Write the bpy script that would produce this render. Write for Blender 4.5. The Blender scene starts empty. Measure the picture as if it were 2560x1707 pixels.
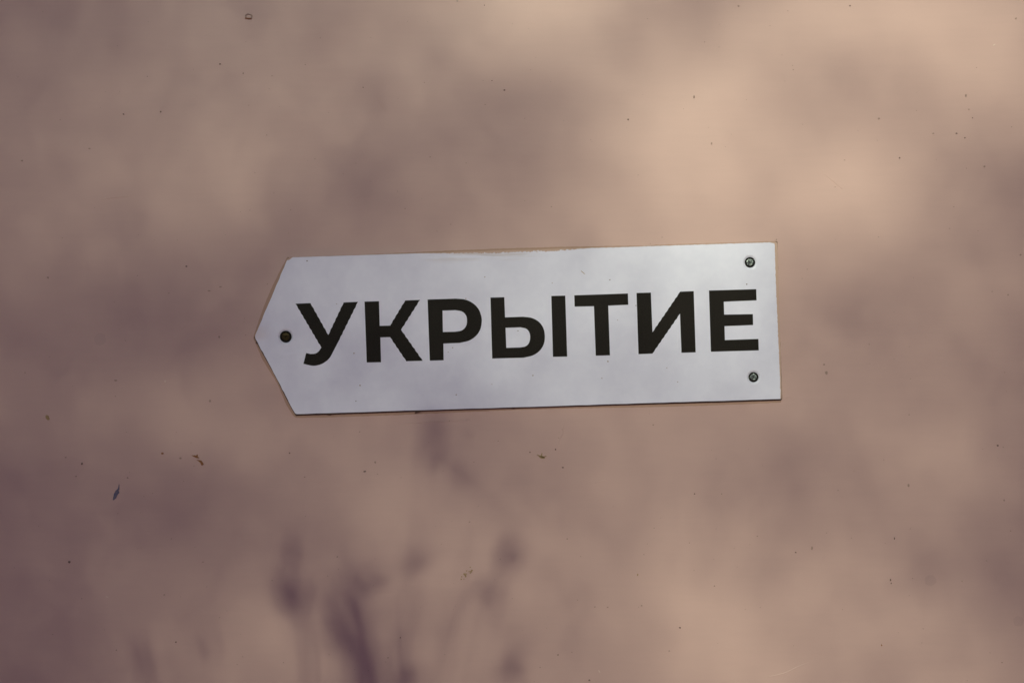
import bpy, bmesh, math, random
import numpy as np
def lsp(n): return [i/(n-1) for i in range(n)]
from mathutils import Vector, geometry
random.seed(7); rng = np.random.default_rng(7)
sc = bpy.context.scene
COL = sc.collection
S = 0.0003                                   # metres on the wall per unit of measurement
def wp(x, y, d=0.0): return Vector(((x-1280)*S, -d, (853.5-y)*S))   # a spot on the wall, d metres proud of it

# ------------------------------------------------------------------ camera
cam = bpy.data.cameras.new('camera'); cam.lens = 50; cam.sensor_width = 36
cam.clip_start = 0.01; cam.clip_end = 1000
co = bpy.data.objects.new('camera', cam); COL.objects.link(co)
co.location = (0, -2560*S*50/36, 0); co.rotation_euler = (math.pi/2, 0, 0)
sc.camera = co

# ------------------------------------------------------------------ light
SUN_EL, SUN_AZ = math.radians(27), math.radians(10)          # azimuth to the left of straight behind the camera
TO_SUN = Vector((-math.sin(SUN_AZ)*math.cos(SUN_EL), -math.cos(SUN_AZ)*math.cos(SUN_EL), math.sin(SUN_EL)))
world = bpy.data.worlds.new('World'); sc.world = world; world.use_nodes = True
nt = world.node_tree; bg = nt.nodes['Background']
sky = nt.nodes.new('ShaderNodeTexSky'); sky.sky_type = 'NISHITA'; sky.sun_disc = False
sky.sun_elevation = SUN_EL; sky.sun_rotation = math.pi + SUN_AZ
sky.air_density = 0.7; sky.dust_density = 1.0; sky.ozone_density = 9.0
nt.links.new(sky.outputs[0], bg.inputs[0]); bg.inputs[1].default_value = 0.05
sl = bpy.data.lights.new('sun', 'SUN'); sl.energy = 4.95; sl.angle = math.radians(0.53); sl.color = (0.94, 1.0, 0.765)
so = bpy.data.objects.new('sun', sl); COL.objects.link(so); so.location = TO_SUN*20
so.rotation_euler = (-TO_SUN).to_track_quat('-Z', 'Y').to_euler()
sc.view_settings.view_transform = 'Standard'; sc.view_settings.look = 'None'
sc.view_settings.exposure = -0.31; sc.view_settings.gamma = 1

# ------------------------------------------------------------------ helpers
def tag(o, label=None, cat=None, kind=None, group=None):
    for k, v in (('label', label), ('category', cat), ('kind', kind), ('group', group)):
        if v: o[k] = v
    return o
def link(name, me, mat, parent=None, kind=None):
    o = bpy.data.objects.new(name, me); COL.objects.link(o)
    if mat: me.materials.append(mat)
    if parent:
        o.parent = parent; o.matrix_parent_inverse = parent.matrix_basis.inverted()
    if kind: o['kind'] = kind
    return o
def from_py(name, v, f, smooth=False):
    me = bpy.data.meshes.new(name); me.from_pydata([tuple(p) for p in v], [], f); me.update()
    if smooth: me.polygons.foreach_set('use_smooth', [True]*len(me.polygons))
    return me
def empty(name, loc):
    o = bpy.data.objects.new(name, None); o.empty_display_size = 0.05; o.location = loc; COL.objects.link(o); return o
def smooth_outline(pts, n=5):
    """points with a third entry are on a curve: runs of them become a Catmull-Rom arc"""
    out = []; m = len(pts)
    for i in range(m):
        a, b = pts[i], pts[(i+1) % m]
        out.append((a[0], a[1]))
        if len(a) > 2 and len(b) > 2:
            p0, p3 = pts[i-1], pts[(i+2) % m]
            if len(p0) < 3 and len(a) > 3: p0 = (2*a[0]-b[0], 2*a[1]-b[1])
            if len(p3) < 3 and len(b) > 3: p3 = (2*b[0]-a[0], 2*b[1]-a[1])
            for k in range(1, n):
                t = k/n
                out.append(tuple(0.5*((2*a[j]) + (b[j]-p0[j])*t + (2*p0[j]-5*a[j]+4*b[j]-p3[j])*t*t + (-p0[j]+3*a[j]-3*b[j]+p3[j])*t**3) for j in (0, 1)))
    return out
def prism_data(loops, d0, d1, v, f, edge=0.0):
    """outline (first loop) with holes: front face at d1, sides back to d0"""
    polys = [[Vector((x, y, 0)) for x, y in lp] for lp in loops]
    flat = [p for lp in polys for p in lp]
    tris = geometry.tessellate_polygon(polys)
    b = len(v); n = len(flat)
    for p in flat: v.append(wp(p.x, p.y, d1))
    for p in flat: v.append(wp(p.x, p.y, d0))
    for t in tris:
        a, c, e = (flat[i] for i in t)
        cr = (c.x-a.x)*(e.y-a.y)-(c.y-a.y)*(e.x-a.x)
        t = t if cr > 0 else (t[0], t[2], t[1])
        f.append(tuple(b+i for i in reversed(t)))
    s = b
    for lp in polys:
        k = len(lp)
        for i in range(k):
            j = (i+1) % k
            f.append((s+i, s+j, s+j+n, s+i+n))
        s += k
def prism(name, loops, d0, d1, mat, parent, kind=None):
    v, f = [], []
    prism_data(loops, d0, d1, v, f)
    me = from_py(name, v, f)
    bm = bmesh.new(); bm.from_mesh(me); bmesh.ops.recalc_face_normals(bm, faces=bm.faces); bm.to_mesh(me); bm.free()
    return link(name, me, mat, parent, kind)
def lathe(name, c, prof, mat, parent, seg=32, smooth=True):
    v, f = [], []
    for r, d in prof:
        for k in range(seg):
            a = 2*math.pi*k/seg
            v.append((c.x+r*math.cos(a), c.y-d, c.z+r*math.sin(a)))
    for i in range(len(prof)-1):
        for k in range(seg):
            j = (k+1) % seg
            f.append((i*seg+k, i*seg+j, (i+1)*seg+j, (i+1)*seg+k))
    return link(name, from_py(name, v, f, smooth), mat, parent)
def tube_data(pts, rad, v, f, seg=7):
    b = len(v)
    for i, p in enumerate(pts):
        t = (pts[min(i+1, len(pts)-1)]-pts[max(i-1, 0)]).normalized()
        a = t.orthogonal().normalized(); c = t.cross(a)
        for k in range(seg):
            an = 2*math.pi*k/seg
            v.append(p+(a*math.cos(an)+c*math.sin(an))*rad[i])
    for i in range(len(pts)-1):
        for k in range(seg):
            j = (k+1) % seg
            f.append((b+i*seg+k, b+i*seg+j, b+(i+1)*seg+j, b+(i+1)*seg+k))
def tube(name, pts, rad, mat, parent):
    v, f = [], []
    tube_data(pts, rad, v, f)
    return link(name, from_py(name, v, f, True), mat, parent)

# ------------------------------------------------------------------ materials
def mat(name, col, rough=0.5, metal=0.0, spec=0.5):
    m = bpy.data.materials.new(name); m.use_nodes = True
    p = m.node_tree.nodes['Principled BSDF']
    p.inputs['Base Color'].default_value = (*col, 1); p.inputs['Roughness'].default_value = rough
    p.inputs['Metallic'].default_value = metal; p.inputs['Specular IOR Level'].default_value = spec
    return m
class NB:
    """a small node-graph writer for one material"""
    def __init__(s, m):
        s.t = m.node_tree; s.p = s.t.nodes['Principled BSDF']
        s.co = s.t.nodes.new('ShaderNodeTexCoord').outputs['Object']
    def n(s, typ, **kw):
        x = s.t.nodes.new(typ)
        for k, v in kw.items(): setattr(x, k, v)
        return x
    def put(s, sock, v):
        if isinstance(v, bpy.types.NodeSocket): s.t.links.new(v, sock)
        else: sock.default_value = v
    def math(s, op, a, b=0.0, c=0.0, clamp=False):
        x = s.n('ShaderNodeMath', operation=op, use_clamp=clamp)
        for i, v in enumerate((a, b, c)): s.put(x.inputs[i], v)
        return x.outputs[0]
    def noise(s, scale, detail=3, rough=0.55, sc=(1, 1, 1), loc=(0, 0, 0)):
        mp = s.n('ShaderNodeMapping'); s.put(mp.inputs[0], s.co); mp.inputs['Scale'].default_value = sc; mp.inputs['Location'].default_value = loc
        x = s.n('ShaderNodeTexNoise'); s.put(x.inputs['Vector'], mp.outputs[0])
        x.inputs['Scale'].default_value = scale; x.inputs['Detail'].default_value = detail; x.inputs['Roughness'].default_value = rough
        return x.outputs[0]
    def ramp(s, v, a, b, c=0.0, d=1.0):
        x = s.n('ShaderNodeMapRange', clamp=True); x.interpolation_type = 'SMOOTHSTEP'
        s.put(x.inputs[0], v)
        for i, q in enumerate((a, b, c, d)): s.put(x.inputs[i+1], q)
        return x.outputs[0]
    def mix(s, fac, a, b):
        x = s.n('ShaderNodeMix', data_type='RGBA'); s.put(x.inputs[0], fac)
        s.put(x.inputs[6], a if isinstance(a, bpy.types.NodeSocket) else (*a, 1)); s.put(x.inputs[7], b if isinstance(b, bpy.types.NodeSocket) else (*b, 1))
        return x.outputs[2]
    def xyz(s):
        x = s.n('ShaderNodeSeparateXYZ'); s.put(x.inputs[0], s.co); return x.outputs
    def bump(s, h, strength, dist, prev=None):
        x = s.n('ShaderNodeBump'); s.put(x.inputs['Height'], h); x.inputs['Strength'].default_value = strength; x.inputs['Distance'].default_value = dist
        if prev: s.put(x.inputs['Normal'], prev)
        return x.outputs[0]

WALL_C = (0.562, 0.372, 0.328)
m_wall = mat('pink_wall_paint', WALL_C, 0.42, spec=0.35)
g = NB(m_wall)
brush = g.noise(260, 4, 0.6, (0.10, 1, 1))                       # fine horizontal brush marks
wide = g.noise(9, 3, 0.5, (0.6, 1, 1))
grain = g.noise(1500, 2, 0.5)
c = g.mix(g.ramp(wide, 0.3, 0.7), tuple(x*0.99 for x in WALL_C), tuple(x*1.01 for x in WALL_C))
c = g.mix(g.math('MULTIPLY', g.ramp(brush, 0.35, 0.75), 0.09), c, (0.44, 0.31, 0.265))
c = g.mix(g.math('MULTIPLY', g.ramp(grain, 0.3, 0.8), 0.16), c, (0.42, 0.29, 0.25))
g.put(g.p.inputs['Base Color'], c)
g.put(g.p.inputs['Roughness'], g.ramp(wide, 0.2, 0.8, 0.38, 0.5))
b = g.bump(brush, 0.10, 0.0004); b = g.bump(g.noise(60, 3, 0.6, (0.4, 1, 1)), 0.16, 0.0006, b); b = g.bump(grain, 0.2, 0.0002, b)
g.put(g.p.inputs['Normal'], b)

m_sign = mat('white_sign_enamel', (0.78, 0.76, 0.85), 0.38, spec=0.4)
m_print = mat('black_print', (0.016, 0.0135, 0.011), 0.55, spec=0.12)
g = NB(m_print)
sp = g.noise(1600, 2, 0.6)
g.put(g.p.inputs['Base Color'], g.mix(g.ramp(sp, 0.5, 0.8), (0.0125, 0.0095, 0.0070), (0.032, 0.0245, 0.018)))
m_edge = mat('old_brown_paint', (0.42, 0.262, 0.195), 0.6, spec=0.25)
m_sealant_shade = mat('sealant_and_gap_shade', (0.085, 0.045, 0.03), 0.7)  # for the sealant bits and the painted shade in the sign's gap
m_rim = mat('black_hole_rim', (0.012, 0.010, 0.009), 0.7, spec=0.1)
m_steel = mat('zinc_screw', (0.19, 0.21, 0.20), 0.30, 1.0)
m_brass = mat('dark_brass_screw', (0.055, 0.04, 0.018), 0.35, 0.9)  # brass tone, set darker than the zinc screws
m_speck = mat('dark_dirt', (0.14, 0.088, 0.076), 0.8)
m_faint = mat('faded_dirt', (0.335, 0.228, 0.19), 0.8)
m_rust = mat('brown_dirt', (0.25, 0.10, 0.035), 0.8)
m_olive = mat('olive_dirt', (0.33, 0.22, 0.105), 0.8)
m_blue = mat('blue_paint_mark', (0.085, 0.085, 0.16), 0.6)
g = NB(m_blue)
g.put(g.p.inputs['Base Color'], g.mix(g.ramp(g.noise(900, 2), 0.4, 0.7), (0.075, 0.075, 0.15), (0.19, 0.14, 0.17)))
m_pale = mat('pale_scuff', (0.66, 0.52, 0.45), 0.6)
m_stain = mat('greasy_spot', tuple(x*0.9 for x in WALL_C), 0.45)
m_ground = mat('dusty_rose_ground', (0.30, 0.215, 0.165), 0.9)
g = NB(m_ground); g.put(g.p.inputs['Base Color'], g.mix(g.noise(3, 6), (0.23, 0.068, 0.09), (0.30, 0.09, 0.115)))
m_bark = mat('bark', (0.11, 0.08, 0.06), 0.9)
m_leaf = mat('green_leaf', (0.07, 0.11, 0.035), 0.55)
m_weed = mat('weed_leaf', (0.08, 0.11, 0.04), 0.6)

# ------------------------------------------------------------------ ground and wall
GZ = -1.5
v = [(-150, -150, GZ), (150, -150, GZ), (150, 150, GZ), (-150, 150, GZ)]
tag(link('ground', from_py('ground', v, [(0, 1, 2, 3)]), m_ground), kind='structure', label='dusty rose coloured ground in front of the wall')
W0, W1, H1, T = -3.2, 3.4, 1.7, 0.2
v = [(W0, 0, GZ), (W1, 0, GZ), (W1, 0, H1), (W0, 0, H1), (W0, T, GZ), (W1, T, GZ), (W1, T, H1), (W0, T, H1)]
wall = link('wall', from_py('wall', v, [(0, 1, 2, 3), (5, 4, 7, 6), (1, 5, 6, 2), (4, 0, 3, 7), (3, 2, 6, 7)]), m_wall)
tag(wall, 'smooth pink painted wall speckled with dirt, behind the white sign', 'wall')

# ------------------------------------------------------------------ sign
def z1(x, y, *k): return (600+x*0.3062, 580+y*0.3062, *k)
def z2(x, y, *k): return (1000+x*0.3062, 580+y*0.3062, *k)
def z3(x, y, *k): return (1400+x*0.30607, 580+y*0.30607, *k)
TL, TIP, BL, BR, TR = (722, 644), (638, 842), (740, 1034.5), (1952, 996.5), (1941.5, 605)
def edge_pts(a, b, n, j, bow=0):
    out = []
    L = math.hypot(b[0]-a[0], b[1]-a[1]); nx, ny = (b[1]-a[1])/L, -(b[0]-a[0])/L
    for i in range(n):
        t = i/n; q = (random.uniform(-j, j) if i else 0) + bow*4*t*(1-t)
        out.append((a[0]+(b[0]-a[0])*t+nx*q, a[1]+(b[1]-a[1])*t+ny*q))
    return out
def corner(a, p, b, r):
    """a rounded corner at p"""
    u = Vector((a[0]-p[0], a[1]-p[1])).normalized(); w = Vector((b[0]-p[0], b[1]-p[1])).normalized()
    P = Vector(p); o = []
    for t in (0, .25, .5, .75, 1):
        q = (1-t)**2*(P+u*r)+2*t*(1-t)*P+t*t*(P+w*r); o.append((q.x, q.y))
    return o
cs = [(TIP, TL, TR, 6), (TL, TR, BR, 7), (TR, BR, BL, 2), (BR, BL, TIP, 5), (BL, TIP, TL, 7)]
outline = []
rc = [corner(*c) for c in cs]
for i, (n, j, bow) in enumerate(((50, .45, 0), (20, .35, 1.0), (50, .3, 0), (22, .8, 0), (20, .5, 0))):
    outline += rc[i][:-1] + edge_pts(rc[i][-1], rc[(i+1) % 5][0], n, j, bow)
SCREWS = [((715.7, 841.5), 14.6, 'dark_brass'), ((1873.4, 656.3), 12.8, 'zinc'), ((1882.2, 942.3), 12.2, 'zinc')]
FRONT = 0.0030
sign = empty('arrow_sign', wp(1300, 1015, 0)); bpy.context.view_layer.update()
tag(sign, 'white arrow-shaped sign pointing left with black УКРЫТИЕ lettering, screwed to the pink wall', 'sign')
def circle(c, r, n=28): return [(c[0]+r*math.cos(2*math.pi*k/n), c[1]+r*math.sin(2*math.pi*k/n)) for k in range(n)]
panel = prism('panel', [outline]+[circle(c, r+5.5) for c, r, _ in SCREWS], 0.0006, FRONT, m_sign, sign)
for (cx, cy), r, kind in SCREWS:
    c = wp(cx, cy, 0); R = r*S
    scr = empty('screw', c); scr.parent = sign; scr.matrix_parent_inverse = sign.matrix_basis.inverted()
    bpy.context.view_layer.update()
    lathe('dished_collar', c, [(R+5.5*S, FRONT), (R+4*S, FRONT-0.00012), (R+0.5*S, FRONT-0.0007), (R*0.9, FRONT-0.0012)], m_sign, sign)
    if kind == 'zinc':
        lathe('rim', c, [(R*1.0, FRONT-0.0009), (R*1.0, FRONT-0.0001), (R*0.95, FRONT), (R*0.72, FRONT-0.0003), (R*0.65, FRONT-0.0007)], m_rim, scr)
        mh, hr = m_steel, R*0.66
    else:
        lathe('rim', c, [(R*1.0, FRONT-0.0009), (R*1.0, FRONT-0.0001), (R*0.92, FRONT+0.0002), (R*0.72, FRONT-0.0001), (R*0.64, FRONT-0.0007)], m_rim, scr)
        mh, hr = m_brass, R*0.64
    # round head with a real cross recess: a polar grid pushed in along the cross
    vv, ff = [], []; nr, ns = 14, 48
    rot = random.uniform(0.3, 0.9)
    for i in range(nr+1):
        rr = hr*i/nr
        for k in range(ns):
            a = 2*math.pi*k/ns
            x, z = rr*math.cos(a), rr*math.sin(a)
            xr, zr = x*math.cos(rot)-z*math.sin(rot), x*math.sin(rot)+z*math.cos(rot)
            d = FRONT-0.0006+0.00022*(1-(rr/hr)**2)
            arm = min(abs(xr), abs(zr)) < hr*0.16 and max(abs(xr), abs(zr)) < hr*0.68
            if arm: d -= 0.0010*(1-0.5*rr/hr)
            d += random.uniform(-1, 1)*0.00006
            vv.append((c.x+x, -d, c.z+z))
    for i in range(nr):
        for k in range(ns):
            j = (k+1) % ns; ff.append((i*ns+k, i*ns+j, (i+1)*ns+j, (i+1)*ns+k))
    link('head', from_py('head', vv, ff), mh, scr)

# lettering
C = 1
LET = {
 'У': [[z1(458,586), z1(580,581), z1(725,840), z1(850,576), z1(967,571), z1(805,898,C,C), z1(772,962,C), z1(735,1028,C), z1(690,1066,C), z1(645,1085,C), z1(595,1090,C), z1(522,1075,C,C), z1(545,987), z1(580,995,C,C), z1(620,991,C), z1(648,972,C), z1(668,942,C,C)]],
 'К': [[z1(1020,569), z1(1138,566), z1(1144,766), z1(1228,764), z1(1351,560), z1(1472,555), z1(1318,798), z1(1494,1050), z1(1360,1054), z1(1228,858), z1(1149,860), z1(1155,1062), z1(1038,1064)]],
 'Р': [[z2(227,552), z2(455,545,C,C), z2(530,552,C), z2(592,579,C), z2(640,626,C), z2(664,685,C), z2(668,735,C), z2(656,795,C), z2(622,847,C), z2(565,886,C), z2(487,905,C,C), z2(356,910), z2(358,1046), z2(245,1049)],
       [z2(349,642), z2(455,639,C,C), z2(508,650,C), z2(540,682,C), z2(548,726,C), z2(539,770,C), z2(506,803,C), z2(452,814,C,C), z2(352,816)]],
 'Ы': [[z2(739,536), z2(852,533), z2(858,697), z2(1005,692,C,C), z2(1076,702,C), z2(1134,734,C), z2(1170,785,C), z2(1182,850,C), z2(1173,915,C), z2(1140,968,C), z2(1085,1006,C), z2(1010,1025,C,C), z2(753,1032)],
       [z2(862,782), z2(985,778,C,C), z2(1032,791,C), z2(1057,824,C), z2(1062,865,C), z2(1052,906,C), z2(1024,933,C), z2(978,942,C,C), z2(868,945)]],
 'Т': [[z3(115,518), z3(552,503), z3(555,595), z3(392,602), z3(406,1006), z3(290,1009), z3(275,607), z3(118,610)]],
 'И': [[z3(622,499), z3(739,496), z3(752,818), z3(978,488), z3(1088,484), z3(1104,982), z3(988,985), z3(976,668), z3(752,992), z3(638,997)]],
 'Е': [[z3(1212,479), z3(1597,468), z3(1600,559), z3(1333,570), z3(1336,675), z3(1570,671), z3(1572,760), z3(1339,769), z3(1342,882), z3(1615,873), z3(1618,966), z3(1228,977)]],
}
def rough_line(lp):
    """long diagonal strokes were printed in small steps"""
    out = []
    for i, a in enumerate(lp):
        b = lp[(i+1) % len(lp)]; out.append(a)
        dx, dy = b[0]-a[0], b[1]-a[1]
        if abs(dx) > 20 and abs(dy) > 20:
            n = int(math.hypot(dx, dy)/7)
            L = math.hypot(dx, dy)
            for k in range(1, n):
                q = (0.55 if k % 2 else -0.55)
                out.append((a[0]+dx*k/n-dy/L*q, a[1]+dy*k/n+dx/L*q))
    return out
PD0, PD1 = FRONT-0.0002, FRONT+0.00007
for ch, loops in LET.items():
    lo = [rough_line(smooth_outline(l)) for l in loops]
    if ch == 'Ы':
        v, f = [], []
        prism_data(lo, PD0, PD1, v, f)
        prism_data([[z2(1234,523), z2(1348,520), z2(1364,1016), z2(1248,1018)]], PD0, PD1, v, f)
        me = from_py('letter', v, f)
        bm = bmesh.new(); bm.from_mesh(me); bmesh.ops.recalc_face_normals(bm, faces=bm.faces); bm.to_mesh(me); bm.free()
        o = link('letter', me, m_print, sign)
    else:
        o = prism('letter', lo, PD0, PD1, m_print, sign)
    o['label'] = 'black printed letter ' + ch

# pink wall paint brushed over the sign's edges, grime on the enamel (in the sign's own space)
g = NB(m_sign); X, Y, Z = g.xyz()
px = g.math('ADD', g.math('DIVIDE', X, S), 1280); py = g.math('SUBTRACT', 853.5, g.math('DIVIDE', Z, S))
lump = g.noise(120, 3, 0.6); lump2 = g.noise(420, 3, 0.65); streak = g.noise(420, 4, 0.65, (0.07, 1, 1))
top = g.math('SUBTRACT', py, g.math('ADD', 644, g.math('MULTIPLY', g.math('SUBTRACT', px, 722), -39/1219.5)))     # distance under the top edge
right = g.math('SUBTRACT', g.math('ADD', 1941.5, g.math('MULTIPLY', g.math('SUBTRACT', py, 605), 10.5/391.5)), px)
# solid paint lip on the right edge, narrowing downward
wr = g.math('ADD', g.ramp(py, 640, 990, 7.0, 2.6), g.math('MULTIPLY', g.math('SUBTRACT', lump2, 0.5), 4.0))
k_right = g.ramp(right, g.math('SUBTRACT', wr, 0.6), g.math('ADD', wr, 0.6), 1, 0)
# lip on the top edge, widest in the middle
wt = g.math('MULTIPLY', g.math('MULTIPLY', g.ramp(px, 1010, 1230), g.ramp(px, 1380, 1480, 1, 0.22)), g.math('ADD', 5.0, g.math('MULTIPLY', g.math('SUBTRACT', lump2, 0.5), 13)))
wt = g.math('MAXIMUM', wt, g.math('MULTIPLY', g.ramp(px, 1915, 1940), 5.0)); wt = g.math('MAXIMUM', wt, g.math('MULTIPLY', g.ramp(px, 735, 722), 7.0))
k_top = g.ramp(top, g.math('SUBTRACT', wt, 1.0), g.math('ADD', wt, 1.0), 1, 0)
k_solid = g.math('MAXIMUM', k_right, k_top)
# thin dragged smears under the top edge
sm = g.math('MULTIPLY', g.math('MULTIPLY', g.ramp(px, 1030, 1120), g.ramp(px, 1260, 1400, 1, 0)), g.ramp(top, 4, 34, 1, 0))
k_sm = g.math('MULTIPLY', g.math('MULTIPLY', sm, g.ramp(streak, 0.42, 0.66)), 0.55)
# left point, faint pink wash
ed = g.math('MULTIPLY', g.ramp(px, 640, 690, 1, 0), g.ramp(py, 800, 835, 0.0, 1.0)); ed = g.math('MULTIPLY', ed, g.ramp(py, 838, 860, 0.30, 0))
cc = g.mix(g.ramp(lump, 0.35, 0.7), (0.75, 0.735, 0.85), (0.78, 0.765, 0.875))
cc = g.mix(g.math('MULTIPLY', g.ramp(g.noise(700, 3, 0.7), 0.55, 0.8), 0.10), cc, (0.62, 0.60, 0.61))
cc = g.mix(k_sm, cc, (0.52, 0.42, 0.38)); cc = g.mix(ed, cc, WALL_C); cc = g.mix(k_solid, cc, (0.53, 0.36, 0.285))
g.put(g.p.inputs['Base Color'], cc)
g.put(g.p.inputs['Roughness'], g.math('ADD', 0.36, g.math('MULTIPLY', k_solid, 0.15)))
b = g.bump(g.noise(900, 2), 0.10, 0.00015); b = g.bump(g.noise(16, 2, 0.5), 0.25, 0.0015, b); b = g.bump(k_solid, 0.5, 0.0003, b)
g.put(g.p.inputs['Normal'], b)

# small marks on the sign face
SM = [(769,653,2,m_speck),(886,883,2.2,m_faint),(901,963,2.4,m_faint),(891,1002,1.8,m_speck),(1295,827,1.6,m_speck),(1132,869,1.8,m_faint),(1121,880,1.4,m_faint),(1332,938,2,m_faint),(1141,986,1.8,m_faint),
      (1524,700,1.8,m_speck),(1519,903,2.2,m_faint),(1865,711,2.2,m_speck),(1504,945,1.6,m_faint),(1693,954,1.5,m_faint),(1165,747,1.7,m_faint),(1589,764,1.6,m_speck),(1543,800,1.3,m_faint),(1666,919,1.5,m_faint),(1380,708,1.3,m_faint),(1212,693,1.6,m_faint),(843,760,1.3,m_faint),(1230,960,1.3,m_faint)]
def blob(cx, cy, rx, ry, ang=0, n=9, j=.25):
    a0 = random.uniform(0, 6.28); o = []
    for k in range(n):
        a = a0+2*math.pi*k/n; q = 1+random.uniform(-j, j)
        x, y = rx*q*math.cos(a), ry*q*math.sin(a)
        o.append((cx+x*math.cos(ang)-y*math.sin(ang), cy+x*math.sin(ang)+y*math.cos(ang)))
    return o
for x, y, r, m in SM:
    prism('speck', [blob(x, y, r*.8, r*.75, 0, 7)], FRONT-0.0001, FRONT+0.0001, m, sign)
prism('scratch', [blob(1456, 681, 7, .8, math.radians(40), 8)], FRONT-0.0001, FRONT+0.00008, m_olive, sign)
# a pressed crease beside the left screw and by the lower right corner
def ridge(name, pts, w, h, d, m, parent):
    v, f = [], []
    for i, p in enumerate(pts):
        a, b = pts[max(i-1, 0)], pts[min(i+1, len(pts)-1)]
        L = math.hypot(b[0]-a[0], b[1]-a[1]); nx, ny = -(b[1]-a[1])/L, (b[0]-a[0])/L
        e = math.sin(math.pi*(i+.02)/(len(pts)-.96))
        v += [wp(p[0]+nx*w, p[1]+ny*w, d), wp(p[0], p[1], d+h*e), wp(p[0]-nx*w, p[1]-ny*w, d)]
    for i in range(len(pts)-1):
        for k in (0, 1): f.append((3*i+k, 3*i+k+1, 3*i+k+4, 3*i+k+3))
    return link(name, from_py(name, v, f, True), m, parent)
ridge('crease', smooth_outline([(697,884,1,1),(706,888,1),(722,888,1),(740,883,1),(757,877,1,1)])[:-0 or None], 6, 0.00022, FRONT-0.00002, m_sign, sign)
ridge('crease', smooth_outline([(1905,903,1,1),(1920,905,1),(1934,911,1),(1944,919,1,1)]), 5, 0.0002, FRONT-0.00002, m_sign, sign)

# ------------------------------------------------------------------ marks on the wall
def band(name, pts_in, pts_out, d, m):
    v = [wp(*p, d) for p in pts_in]+[wp(*p, d) for p in pts_out]; n = len(pts_in)
    return link(name, from_py(name, v, [(i, i+1, n+i+1, n+i) for i in range(n-1)]), m, wall)
# older brown coat showing round the sign, uneven width
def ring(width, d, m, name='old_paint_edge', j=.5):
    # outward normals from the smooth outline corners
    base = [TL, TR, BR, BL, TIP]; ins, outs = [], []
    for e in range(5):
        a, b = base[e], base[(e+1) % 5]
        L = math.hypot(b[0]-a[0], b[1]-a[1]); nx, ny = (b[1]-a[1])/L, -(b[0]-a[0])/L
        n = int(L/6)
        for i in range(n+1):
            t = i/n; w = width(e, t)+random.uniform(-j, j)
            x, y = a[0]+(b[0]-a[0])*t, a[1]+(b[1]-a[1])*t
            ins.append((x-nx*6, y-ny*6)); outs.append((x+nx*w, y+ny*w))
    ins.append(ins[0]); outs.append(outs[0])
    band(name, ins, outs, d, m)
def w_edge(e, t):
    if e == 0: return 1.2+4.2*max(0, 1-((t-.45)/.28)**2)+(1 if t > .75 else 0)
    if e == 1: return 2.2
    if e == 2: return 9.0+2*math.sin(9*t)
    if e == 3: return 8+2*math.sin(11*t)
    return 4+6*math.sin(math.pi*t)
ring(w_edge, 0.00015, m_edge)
def w_gap_shade(e, t):      # dark strip painted as gap shade along the lower and right edges
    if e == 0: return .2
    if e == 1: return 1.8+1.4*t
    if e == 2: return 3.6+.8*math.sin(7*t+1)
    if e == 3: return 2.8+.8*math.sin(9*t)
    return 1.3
ring(w_gap_shade, 0.0004, m_sealant_shade, 'gap_shade', .25)
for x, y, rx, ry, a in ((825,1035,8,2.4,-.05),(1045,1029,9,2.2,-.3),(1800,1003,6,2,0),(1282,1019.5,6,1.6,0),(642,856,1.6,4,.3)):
    prism('sealant_bit', [blob(x, y, rx, ry, a, 10)], 0, 0.0014, m_sealant_shade, wall)
def c7(*p): return [(250+x*.0638, 1180+y*.0638) for x, y in p]
def c8(*p): return [(440+x*.0638, 1100+y*.0638) for x, y in p]
prism('blue_mark', [c7((500,1085),(545,1090),(640,1000),(700,860),(770,800),(735,740),(765,640),(760,470),(738,470),(705,640),(600,740),(545,860),(520,980))], 0, 0.0002, m_blue, wall)
prism('dirt_fleck', [c8((615,590),(720,655),(800,690),(880,705),(925,690),(860,650),(850,600),(860,560),(820,560),(800,600),(720,590))], 0, 0.0006, m_rust, wall)
prism('dirt_fleck', [c8((810,770),(900,830),(960,890),(1010,990),(1090,950),(1050,870),(1000,800),(920,780))], 0, 0.0006, m_rust, wall)
prism('dirt_fleck', [blob(119, 1043, 4, 6.5, -.5)], 0, 0.0004, m_olive, wall)
# flaked spot near the top edge: a raised broken rim round a hollow
prism('paint_chip', [blob(622, 42, 9, 7, 0, 14, .15), blob(622, 42, 6, 4.5, 0, 12, .2)], 0, 0.0005, m_faint, wall)
prism('paint_chip', [blob(621, 47, 9, 1.4, .05, 10, .2)], 0, 0.0009, m_rust, wall)
for x, y, rx, ry, a in ((1355,1142,8,4,.2),(1346,1138,5,1.2,.6),(1361,1141,6,1.2,-.4),(1354,1137,1.4,6,.1)):
    prism('paint_splash', [blob(x, y, rx, ry, a, 9)], 0, 0.0003, m_olive, wall)
for k in range(14):
    t = k/13
    prism('dirt_fleck', [blob(1179-24*t+random.uniform(-5, 5), 1418+26*t+random.uniform(-5, 5), random.uniform(1, 2.6), random.uniform(1, 2.4))], 0, 0.0003, m_olive, wall)
for x, y, r in ((250,848,15),(2326,1450,14),(2546,1552,13)):
    prism('greasy_spot', [blob(x, y, r, r, 0, 20, .08)], -0.001, 0.00006, m_stain, wall)
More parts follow.
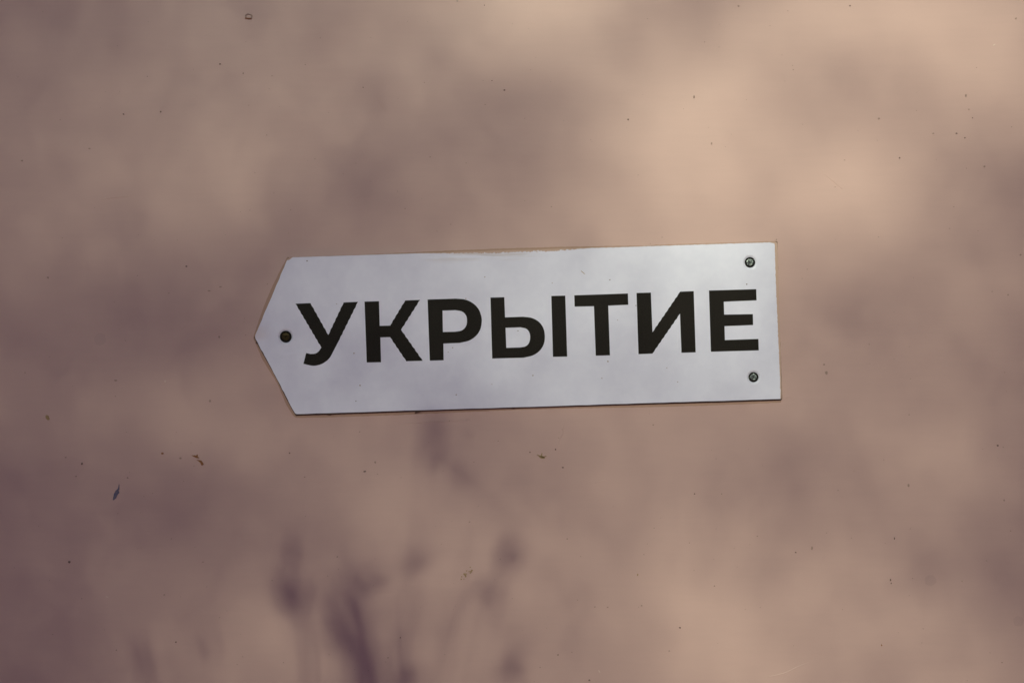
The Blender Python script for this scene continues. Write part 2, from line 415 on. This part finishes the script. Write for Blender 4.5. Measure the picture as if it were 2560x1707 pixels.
D = [(406,1133,4,2.6,m_rust),(205,1159,3,3.6,m_speck),(173,1404,3.6,3.6,m_speck),(466,666,2.8,2.2,m_speck),(550,161,2.4,2.2,m_speck),(1570.5,299.5,2.6,2.2,m_speck),(1779,359,2.6,3.4,m_faint),(2197,297,3.6,2.6,m_faint),
     (1389,1123,2.2,2.6,m_speck),(1325,1130,2,1.5,m_speck),(1407,1168,3,2,m_speck),(2226,1449,1.8,3.6,m_speck),(2228,1457,1.5,2,m_speck),(2494,1113,2.8,2.4,m_speck),(1700,1568,2.8,2.4,m_speck),(2236,1345,1.8,3,m_speck),
     (2204,1612,1.8,2.8,m_rust),(1473,1699,3,2.2,m_speck),(1395,1636,2.6,2.4,m_faint),(912,1178,4.2,2.4,m_speck),(938,1155,2.6,3,m_faint),(724,1132,2,2,m_speck),(762,1192,2,2,m_faint),(2125,15,2.2,2.2,m_speck),(2540,47,2.4,2.8,m_faint),
     (1735,243,1.6,4,m_speck),(2415,239,2.4,4,m_faint),(2333,334,3.2,1.8,m_faint),(2391,334,2.6,2,m_speck),(2412,345,2.2,1.8,m_speck),(2249,395,2.2,2.2,m_speck),(2461,417,3,2.4,m_faint),(2422,274,2,2,m_faint),(2431,295,1.6,1.6,m_speck),
     (1595,438,1,1.5,m_faint),(1261,226,2.6,2.4,m_speck),(1230,202.5,2.2,1.2,m_speck),(908,219,1.8,1.4,m_speck),(402,280,2.4,2,m_speck),(224,372,3.6,1.8,m_faint),(55,402,3,2,m_faint),(608,184,2,2.4,m_faint),(309,286,2.2,2,m_speck),
     (1866,250,1,1,m_faint),(2400,737,0.1,0.1,m_faint),(2520,737,2.4,2.4,m_faint),(2551,637,2.4,2.6,m_faint),(1941,599,2,1.6,m_faint),(1846,16,3,2.2,m_faint),(1143,3.5,3,1.6,m_faint),(1211,14,1.5,1.5,m_speck),(523,727,4,1.4,m_faint),(551,717,4,1.6,m_faint),
     (548,842,2.6,3.6,m_faint),(120,694,3,3,m_faint),(164,1143,2.4,1.6,m_faint),(451,1145,3.2,3,m_faint),(525,1002,3,4,m_faint),(360,1240-0,1,1,m_faint),(319,1194,2.6,2.2,m_faint),(289,951,5,2,m_faint),(190,1190,2.4,2,m_faint),(526,1135,0.1,0.1,m_faint),(440,1604,2,2,m_speck),(411,1486,2.4,2,m_faint),(291,1624,2,2,m_faint),
     (1001,1593,1.8,1.8,m_speck),(843,1391,2.4,1.2,m_speck),(1174,1304,2,1.8,m_faint),(970,1643,1.8,1.6,m_faint),(2060,911,2.4,2.4,m_faint),(2066,932,4,5,m_faint),(2271,1213,2.6,4,m_faint),(2510,1250,2.4,2.8,m_faint),(2223,1345-1,0.1,0.1,m_faint),(2030,1369,3,5,m_faint),(1989,1380,2,2,m_speck),
     (1594,1436,2,3,m_olive),(1786,1464,2.4,2,m_faint),(1418,1346,2.2,1.8,m_faint),(1736,1234,2,1.8,m_speck),(1804,1234,1.8,1.6,m_faint),(1633,1062,2,2,m_faint),(1487,1516,2.6,1.4,m_faint),(1519,1517,3,1.4,m_faint),(1604,1513,2.6,2,m_faint),(1673,1626,2.6,1.8,m_faint)]
random.seed(21)
for x, y, rx, ry, m in D:
    if rx > 0.5: prism('dirt_speck', [blob(x, y, rx*.85, ry*.85, 0, 8)], 0, 0.0004, m, wall)
prism('pale_scuff', [blob(1498, 1677, 1.2, 4.6, -.5, 8)], 0, 0.0003, m_pale, wall)
prism('pale_scuff', [blob(413, 953, 1.6, 2.6, 0, 7)], 0, 0.0003, m_pale, wall)
prism('pale_scuff', [blob(2485, 113, 3.5, 1.1, -.4, 7)], 0, 0.0003, m_pale, wall)
prism('pale_scuff', [blob(268, 1491, 3.5, 1.0, .3, 7)], 0, 0.0003, m_pale, wall)
# raised brush hairs and shallow scratches in the paint
for pts, w, h in (([(1411,1052,1,1),(1407,1080,1),(1401,1095,1),(1394,1112,1,1)],1.3,.0004), ([(945,242,1,1),(952,262,1),(968,281,1,1)],1.1,.0003), ([(254,500,1,1),(275,495,1),(300,492,1),(322,491,1,1)],1.4,.0004), ([(2060,434,1,1),(2085,455,1),(2105,472,1,1)],1.0,.0003),
                  ([(1920,1690,1,1),(1960,1682,1),(1990,1668,1),(2020,1655,1,1)],1.2,.0003), ([(1488,1206,1,1),(1500,1203,1),(1513,1199,1,1)],1.2,.0004), ([(1000,1059,1,1),(1060,1056,1),(1120,1053,1),(1170,1050,1,1)],1.0,.0004), ([(226,1402,1,1),(227,1392,1),(229,1383,1,1)],1.1,.0003), ([(341,1370,1,1),(347,1371,1),(354,1371,1,1)],1.2,.0004),
                  ([(660,560,1,1),(675,555,1),(688,545,1,1)],1.1,.0003), ([(1624,1021,1,1),(1625,1028,1),(1624,1036,1,1)],1.2,.0003), ([(1965,965+30,1,1),(1972,993,1),(1979,995,1,1)],1.2,.0003)):
    ridge('paint_ridge', smooth_outline(pts)[:len(pts)*5-4], w, h, 0.00002, m_wall, wall)
# the finest spatter, too small to pick apart
v, f = [], []
for k in range(520):
    r = random.choice((.6, .7, .8, .9, 1.0, 1.2))
    prism_data([blob(random.uniform(-500, 3060), random.uniform(-300, 2000), r*random.uniform(.9, 1.7), r, random.uniform(-.3, .3), 6)], 0, 0.0003, v, f)
link('fine_spatter', from_py('fine_spatter', v, f), m_faint, wall, 'stuff')

# ------------------------------------------------------------------ tree and weeds that shade the wall
# Light reaching spots of the wall through the crown, as grey levels seen there
OBS = """0 0 100;100 100 106;320 213 119;600 400 132;320 20 108;640 20 119;960 213 130;1275 30 165;880 425 113;1240 330 124;1270 420 128;650 400 135;1150 120 141;1050 30 137;760 100 125;760 240 127;800 330 121;
1400 10 168;1290 250 130;1450 150 149;1740 240 181;1800 40 148;1900 60 165;1640 40 147;1300 425 126;1500 330 150;1640 400 170;1880 400 169;1660 170 163;2200 30 179;2500 150 171;2020 200 157;2050 260 155;2050 400 175;2300 280 158;2500 350 145;2550 420 133;2450 380 148;2400 120 175;2540 20 164;
0 430 110;320 500 122;600 450 135;100 600 115;320 600 112;480 600 119;600 660 109;320 690 106;100 700 109;300 760 99;100 800 97;400 830 93;600 780 99;10 800 96;900 480 110;760 560 113;1100 560 127;1200 480 132;1300 600 137;1600 600 157;1500 480 153;1750 520 174;960 560 117;
2000 500 171;2200 520 167;2300 480 155;2500 480 130;2550 470 126;2350 600 142;2100 580 166;1960 620 155;2250 650 137;2100 750 137;2200 790 132;2160 830 127;2400 800 134;2500 620 134;2500 750 135;1970 800 138;
20 870 101;100 950 97;300 1000 107;300 870 95;500 900 102;600 930 111;320 1060 111;600 1080 119;20 1150 92;100 1200 89;300 1230 93;500 1200 100;620 1250 108;10 1270 83;
700 1080 116;900 1150 121;1000 1180 123;760 1180 112;1150 1200 113;1260 1150 122;700 1300 107;860 1300 117;980 1340 130;1100 1340 133;1180 1380 129;800 1400 108;1100 1430 129;1250 1300 128;
1300 1080 121;1300 1250 124;1480 1150 136;1450 1220 126;1650 1130 142;1550 1260 130;1780 1150 135;1850 1100 131;1850 1200 135;1900 1280 135;
1980 960 142;2060 880 132;2200 870 131;2260 970 132;2190 1010 133;2100 1000 140;2500 930 125;2400 900 133;2000 1150 127;1980 1200 124;2300 1120 142;2250 1190 141;2500 1100 131;2520 1170 123;2400 1060 135;2440 1230 133;
20 1300 84;130 1400 88;200 1320 95;400 1320 93;20 1450 86;60 1600 83;10 1700 77;150 1680 86;230 1520 93;230 1420 92;300 1470 103;350 1490 110;450 1440 104;560 1480 111;620 1480 120;280 1690 101;440 1640 113;500 1620 118;560 1690 123;
700 1600 128;680 1520 122;770 1650 123;880 1620 120;830 1500 114;960 1600 117;1000 1560 118;1070 1620 130;1150 1500 130;1160 1400 133;1140 1620 124;1250 1650 128;1160 1700 131;
1300 1450 138;1340 1650 130;1450 1400 134;1560 1330 143;1650 1420 150;1520 1480 133;1480 1540 132;1700 1560 159;1800 1630 161;1580 1680 137;1450 1600 135;1850 1400 145;1850 1310 141;1890 1500 149;1700 1300 137;
2000 1450 149;2100 1480 148;2150 1350 137;2250 1300 129;2550 1400 111;2450 1370 120;2350 1450 131;2450 1500 123;2300 1560 139;2430 1650 144;2540 1550 120;2200 1690 139;1960 1690 153;2555 1690 134"""
OBS = np.array([[float(t) for t in q.split()] for q in OBS.replace('\n', '').split(';') if q.strip()])
lin = lambda s: np.where(s/255 <= .04045, s/255/12.92, ((s/255+.055)/1.055)**2.4)
FLOOR, FULL = lin(np.array(78.0)), lin(np.array(183.0))
SG = np.array([[760,900,.20],[700,840,.2],[850,760,.29],[760,700,.26],[1000,700,.27],[1200,660,.41],[1500,660,.60],[1850,640,.75],[1300,760,.46],[1300,960,.36],[1100,950,.25],[1700,830,.57],[1880,830,.58],[1800,950,.50],[1650,930,.42],[900,950,.22],[1000,850,.26],[1150,820,.36],[1500,820,.52],[1700,700,.66],[1500,940,.40],[1400,880,.47]])
XT = np.array([[1400,500,142],[1700,460,172],[1850,560,168],[760,480,118],[680,560,112],[1000,430,115],[1050,500,117],[850,630,112],[1440,560,145],[1330,520,136],[1075,425,119],[1450,330,144],[1180,300,124],[1200,400,124],[1150,180,132],[994,395,116],[700,470,122],[880,1700,118],[1180,1660,128],[1100,560,123]], float)
tog = lambda t: 255*(1.055*np.maximum(t, 1e-4)**(1/2.4)-.055)
SG[:, 2] = tog(SG[:, 2]*(FULL-FLOOR)+FLOOR)
PT = np.vstack([OBS, SG, XT])
CELL = 0.008
U0, U1, V0, V1 = -1.5, 1.5, -1.0, 1.0
nu, nv = int((U1-U0)/CELL), int((V1-V0)/CELL)
uu = U0+(np.arange(nu)+.5)*CELL; vv_ = V0+(np.arange(nv)+.5)*CELL
GU, GV = np.meshgrid(uu, vv_)
gx, gy = GU/S+1280, 853.5-GV/S
# smooth field through the observed levels; clumps of foliage are drawn out towards the upper right
ca, sa = math.cos(math.radians(22)), math.sin(math.radians(22))
def cov(x0, y0, x1, y1):
    dx, dy = x0-x1, y0-y1
    p, q = dx*ca-dy*sa, dx*sa+dy*ca
    d = (p/1.25)**2+(q/0.9)**2
    return 300*np.exp(-d/(2*135**2))+900*np.exp(-d/(2*520**2))
PX, PY, PG = PT.T
mean = PG.mean()
K = cov(PX[:, None], PY[:, None], PX[None], PY[None])+np.eye(len(PX))*12
al = np.linalg.solve(K, PG-mean)
G0 = mean+sum(w*cov(gx, gy, x, y) for x, y, w in zip(PX, PY, al))
TT = (lin(np.clip(G0, 5, 230))-FLOOR)/(FULL-FLOOR)
def blur(a, s):
    n = int(3*s/CELL)+1; k = np.exp(-((np.arange(-n, n+1)*CELL)**2)/(2*s*s)); k /= k.sum()
    a = np.apply_along_axis(lambda m: np.convolve(m, k, 'same'), 0, a)
    return np.apply_along_axis(lambda m: np.convolve(m, k, 'same'), 1, a)
out = np.clip((np.maximum(np.abs(GU)-.40, np.abs(GV)-.27))/.15, 0, 1)          # beyond the frame the crown carries on with its own gaps
wild = blur(rng.standard_normal(gx.shape), .07); wild /= wild.std()
TT = np.clip(TT*(1-out)+out*np.clip(.38+.2*wild, .05, .9), 0.012, 0.97)
GOAL = -np.log(TT)

E1 = Vector((1, 0, 0)); E2 = Vector((0, 0, 1))
def aloft(u, w, L): return Vector((u, 0, w))+TO_SUN*L       # the point L metres up the sun ray from wall spot (u, w)
tree = empty('tree', aloft(-1.35, 0, 9.0)*1.0); tree.location.z = GZ; bpy.context.view_layer.update()
tag(tree, 'leafy tree behind the camera, its blurred shade dappling the pink wall', 'tree')
base = tree.location.copy()
tv_, tf_ = [], []
t0 = [base+Vector((0.06*math.sin(3*t), 0.05*math.sin(2*t+1), 6.5*t)) for t in lsp(14)]
tube_data(t0, [0.16*(1-.75*t) for t in lsp(14)], tv_, tf_, 10)
cur = np.zeros_like(GOAL)
k = 0
for (h, u1, w1, L1, r) in ((3.3, 1.2, -.66, 8.6, .04), (6.1, 1.3, .60, 9.4, .03), (6.0, .5, .45, 8.4, .016), (3.5, .9, -.58, 9.6, .024), (6.2, .5, .8, 9.0, .03), (3.4, -.5, -.7, 9.6, .03)):
    a = base+Vector((0, 0, h)); b = aloft(u1, w1, L1); mid = (a+b)/2+Vector((0, 0, .22)); n = 12
    pts = [(1-t)**2*a+2*t*(1-t)*mid+t*t*b for t in lsp(n)]
    pts = [p+Vector((random.uniform(-.02, .02), random.uniform(-.04, .04), random.uniform(-.02, .02))) for p in pts]
    tube_data(pts, [r*(1-.9*t) for t in lsp(n)], tv_, tf_, 7)
    for p0, p1, q in zip(pts[:-1], pts[1:], lsp(n)):
        for t in [i/14 for i in range(14)]:
            p = p0.lerp(p1, t); L = p.y/TO_SUN.y; s = p-TO_SUN*L
            i, j = int((s.z-V0)/CELL), int((s.x-U0)/CELL)
            if 0 <= i < nv and 0 <= j < nu: cur[i, j] += 2*r*(1-.9*q)*(p1-p0).length/14/CELL**2
link('trunk', from_py('trunk', tv_, tf_, True), m_bark, tree)
SIG = 0.0235
cur = blur(cur, SIG); raw = np.zeros_like(cur)
LV, LF = [], []
tsx, tsy, tsz = TO_SUN
def add_leaf(u, w, k=1.0):
    """one leaf on the sun ray of wall spot (u, w); returns the outline of its shade on the wall"""
    c = aloft(u, w, 9.0+rng.normal()*0.7)
    nrm = Vector((rng.normal(), rng.normal(), rng.normal()+.5)).normalized()
    ln, wd = k*rng.uniform(.018, .030), k*rng.uniform(.011, .017)
    ax = nrm.cross(Vector((rng.normal(), rng.normal(), rng.normal()))).normalized(); sd = nrm.cross(ax)
    bb = len(LV)
    q = [c-ax*ln/2, c+sd*wd/2+nrm*.002, c+ax*ln/2, c-sd*wd/2+nrm*.002]
    LV.extend(q); LF.append((bb, bb+1, bb+2)); LF.append((bb, bb+2, bb+3))
    return [(p.x-tsx*p.y/tsy, p.z-tsz*p.y/tsy) for p in q], ln*wd*.5*abs(nrm.dot(TO_SUN))
# crown at large: leaves thrown at random until each part is as dense as it should be
RU, RV = 0.50, 0.38                      # the middle of the crown is grown more carefully below
outer = ((np.abs(GU) > RU) | (np.abs(GV) > RV)).astype(float)
for it in range(40):
    res = np.clip((GOAL-cur-blur(raw, SIG))*outer-.02, 0, None)
    nl = int(res.sum()*CELL**2*.16/1.75e-4)
    if nl < 1: break
    for q in rng.choice(res.size, nl, p=(res/res.sum()).ravel()):
        i, j = divmod(int(q), nu)
        raw[i, j] += add_leaf(uu[j]+rng.uniform(-.5, .5)*CELL, vv_[i]+rng.uniform(-.5, .5)*CELL)[1]/CELL**2
# the middle: new leaves open only into gaps that still let too much sun through
FC = 0.002; fu, fv = int(2*RU/FC), int(2*RV/FC)
fx = -RU+(np.arange(fu)+.5)*FC; fz = -RV+(np.arange(fv)+.5)*FC
def fine(a):
    t = np.array([np.interp(fx, uu, r) for r in a])
    return np.array([np.interp(fz, vv_, c_) for c_ in t.T]).T
WANT = fine(TT)/np.exp(-fine(cur))
half = 9.0*math.tan(math.radians(.53)/2); hx, hz = half/math.cos(SUN_AZ), half/math.cos(SUN_EL)
ku, kv = np.meshgrid((np.arange(fu)-fu//2)*FC, (np.arange(fv)-fv//2)*FC)
ker = ((ku/hx)**2+(kv/hz)**2 < 1).astype(float); ker = ker*0.95+1e-9; ker /= ker.sum()
KF = np.fft.rfft2(np.fft.ifftshift(ker))
open_ = np.ones((fv, fu))
inner = np.zeros((fv, fu)); inner[5:-5, 5:-5] = 1
for it in range(240):
    res = np.clip(np.fft.irfft2(np.fft.rfft2(open_)*KF, s=open_.shape)-WANT*1.02-.001, 0, None)
    wgt = res**1.5*open_*inner
    nl = int((res*inner).sum()*FC**2*.13/0.5e-4)
    if nl < 1 or wgt.sum() <= 0: break
    for q in rng.choice(wgt.size, min(nl, 6000), p=(wgt/wgt.sum()).ravel()):
        i, j = divmod(int(q), fu)
        if not open_[i, j]: continue
        pts, _ = add_leaf(fx[j], fz[i], .62)
        xs = [(p[0]+RU)/FC for p in pts]; ys = [(p[1]+RV)/FC for p in pts]
        x0, x1, y0, y1 = max(int(min(xs)), 0), min(int(max(xs))+1, fu), max(int(min(ys)), 0), min(int(max(ys))+1, fv)
        if x1 <= x0 or y1 <= y0: continue
        mx = np.arange(x0, x1)[None]+.5; my = np.arange(y0, y1)[:, None]+.5
        pos = neg = True
        for k in range(4):
            m = (k+1) % 4; cr = (xs[m]-xs[k])*(my-ys[k])-(ys[m]-ys[k])*(mx-xs[k])
            pos = pos & (cr >= 0); neg = neg & (cr <= 0)
        open_[y0:y1, x0:x1][pos | neg] = 0
crown = link('crown', from_py('crown', LV, LF), m_leaf, tree)

def leaf_mesh(p, q, w, side):
    """pointed leaf from p to q, w wide, folded along its midrib"""
    ax = q-p; sd = ax.cross(TO_SUN).normalized(); up = sd.cross(ax).normalized()
    v, f = [], []
    for t, h in ((0, .06), (.15, .55), (.35, .95), (.5, 1), (.7, .8), (.88, .4), (1, .03)):
        c = p+ax*t+up*(-.15*t*t*w)
        v += [c+sd*w/2*h+up*.12*w*h, c, c-sd*w/2*h+up*.12*w*h]
    for i in range(6):
        for k in (0, 1): f.append((3*i+k, 3*i+k+1, 3*i+k+4, 3*i+k+3))
    return from_py('leaf', v, f, True)
def sh(x, y, L): p = wp(x, y); return aloft(p.x, p.z, L)
def weed(L, stems, leaves, label):
    root = sh(*stems[0][0][0:2], L); root.z = GZ
    t = empty('tall_weed', root); bpy.context.view_layer.update()
    tag(t, label, 'plant', group='tall weeds growing behind the camera')
    for st in stems:
        pts = [sh(x, y, L+random.uniform(-.02, .02)) for x, y, w in st]; rad = [w*S/2 for x, y, w in st]
        foot = Vector((pts[0].x+(root.x-pts[0].x)*.7, pts[0].y, GZ))
        pts = [foot, foot.lerp(pts[0], .5)]+pts; rad = [rad[0]*1.2, rad[0]*1.1]+rad
        tube('stem', pts, rad, m_weed, t)
    for x0, y0, x1, y1, w in leaves:
        link('leaf', leaf_mesh(sh(x0, y0, L), sh(x1, y1, L+.01), w*S, 1), m_weed, t)
weed(2.3, [[(915,1770,30),(905,1690,30),(890,1600,28),(878,1510,24),(862,1440,10)], [(772,1770,8),(762,1600,14),(744,1530,16),(728,1480,14),(722,1370,10)], [(880,1640,16),(838,1575,18),(806,1525,16),(785,1470,6)]],
     [(950,1800,880,1500,76),(914,1640,862,1425,62),(868,1650,796,1500,42),(740,1540,680,1440,38),(732,1540,764,1446,30),(722,1420,730,1350,34),(900,1465,958,1420,32),(905,1450,868,1398,18),(815,1520,800,1430,22)],
     'tall leafy weed whose dark forked shadow rises under the left half of the sign')
weed(2.3, [[(996,1770,32),(998,1680,30),(1003,1580,12)], [(1040,1770,5),(1020,1560,6),(1046,1395,5),(1060,1150,5),(1076,1050,4)]],
     [(1010,1412,1076,1370,30),(1052,1170,1098,1096,34),(1066,1100,1098,1030,40),(1010,1720,1064,1680,40),(1130,1170,1180,1210,26)],
     'slender weed whose thin straight shadow reaches up to the bottom edge of the sign')
weed(2.4, [[(1085,1770,6),(1124,1570,6),(1164,1474,5),(1180,1330,3)], [(1300,1770,12),(1285,1670,8)], [(1180,1770,5),(1215,1560,6),(1270,1400,5)]],
     [(1192,1488,1256,1458,30),(1262,1430,1288,1348,46),(1256,1700,1300,1640,40)],
     'sparse weed whose small blot shadows fall below the middle of the sign')
weed(2.2, [[(372,1790,7),(366,1690,7),(345,1600,4)], [(540,1770,5),(530,1620,4)]], [(376,1715,340,1575,34),(540,1650,512,1570,20)],
     'small weed whose single oval shadow falls near the lower left corner')
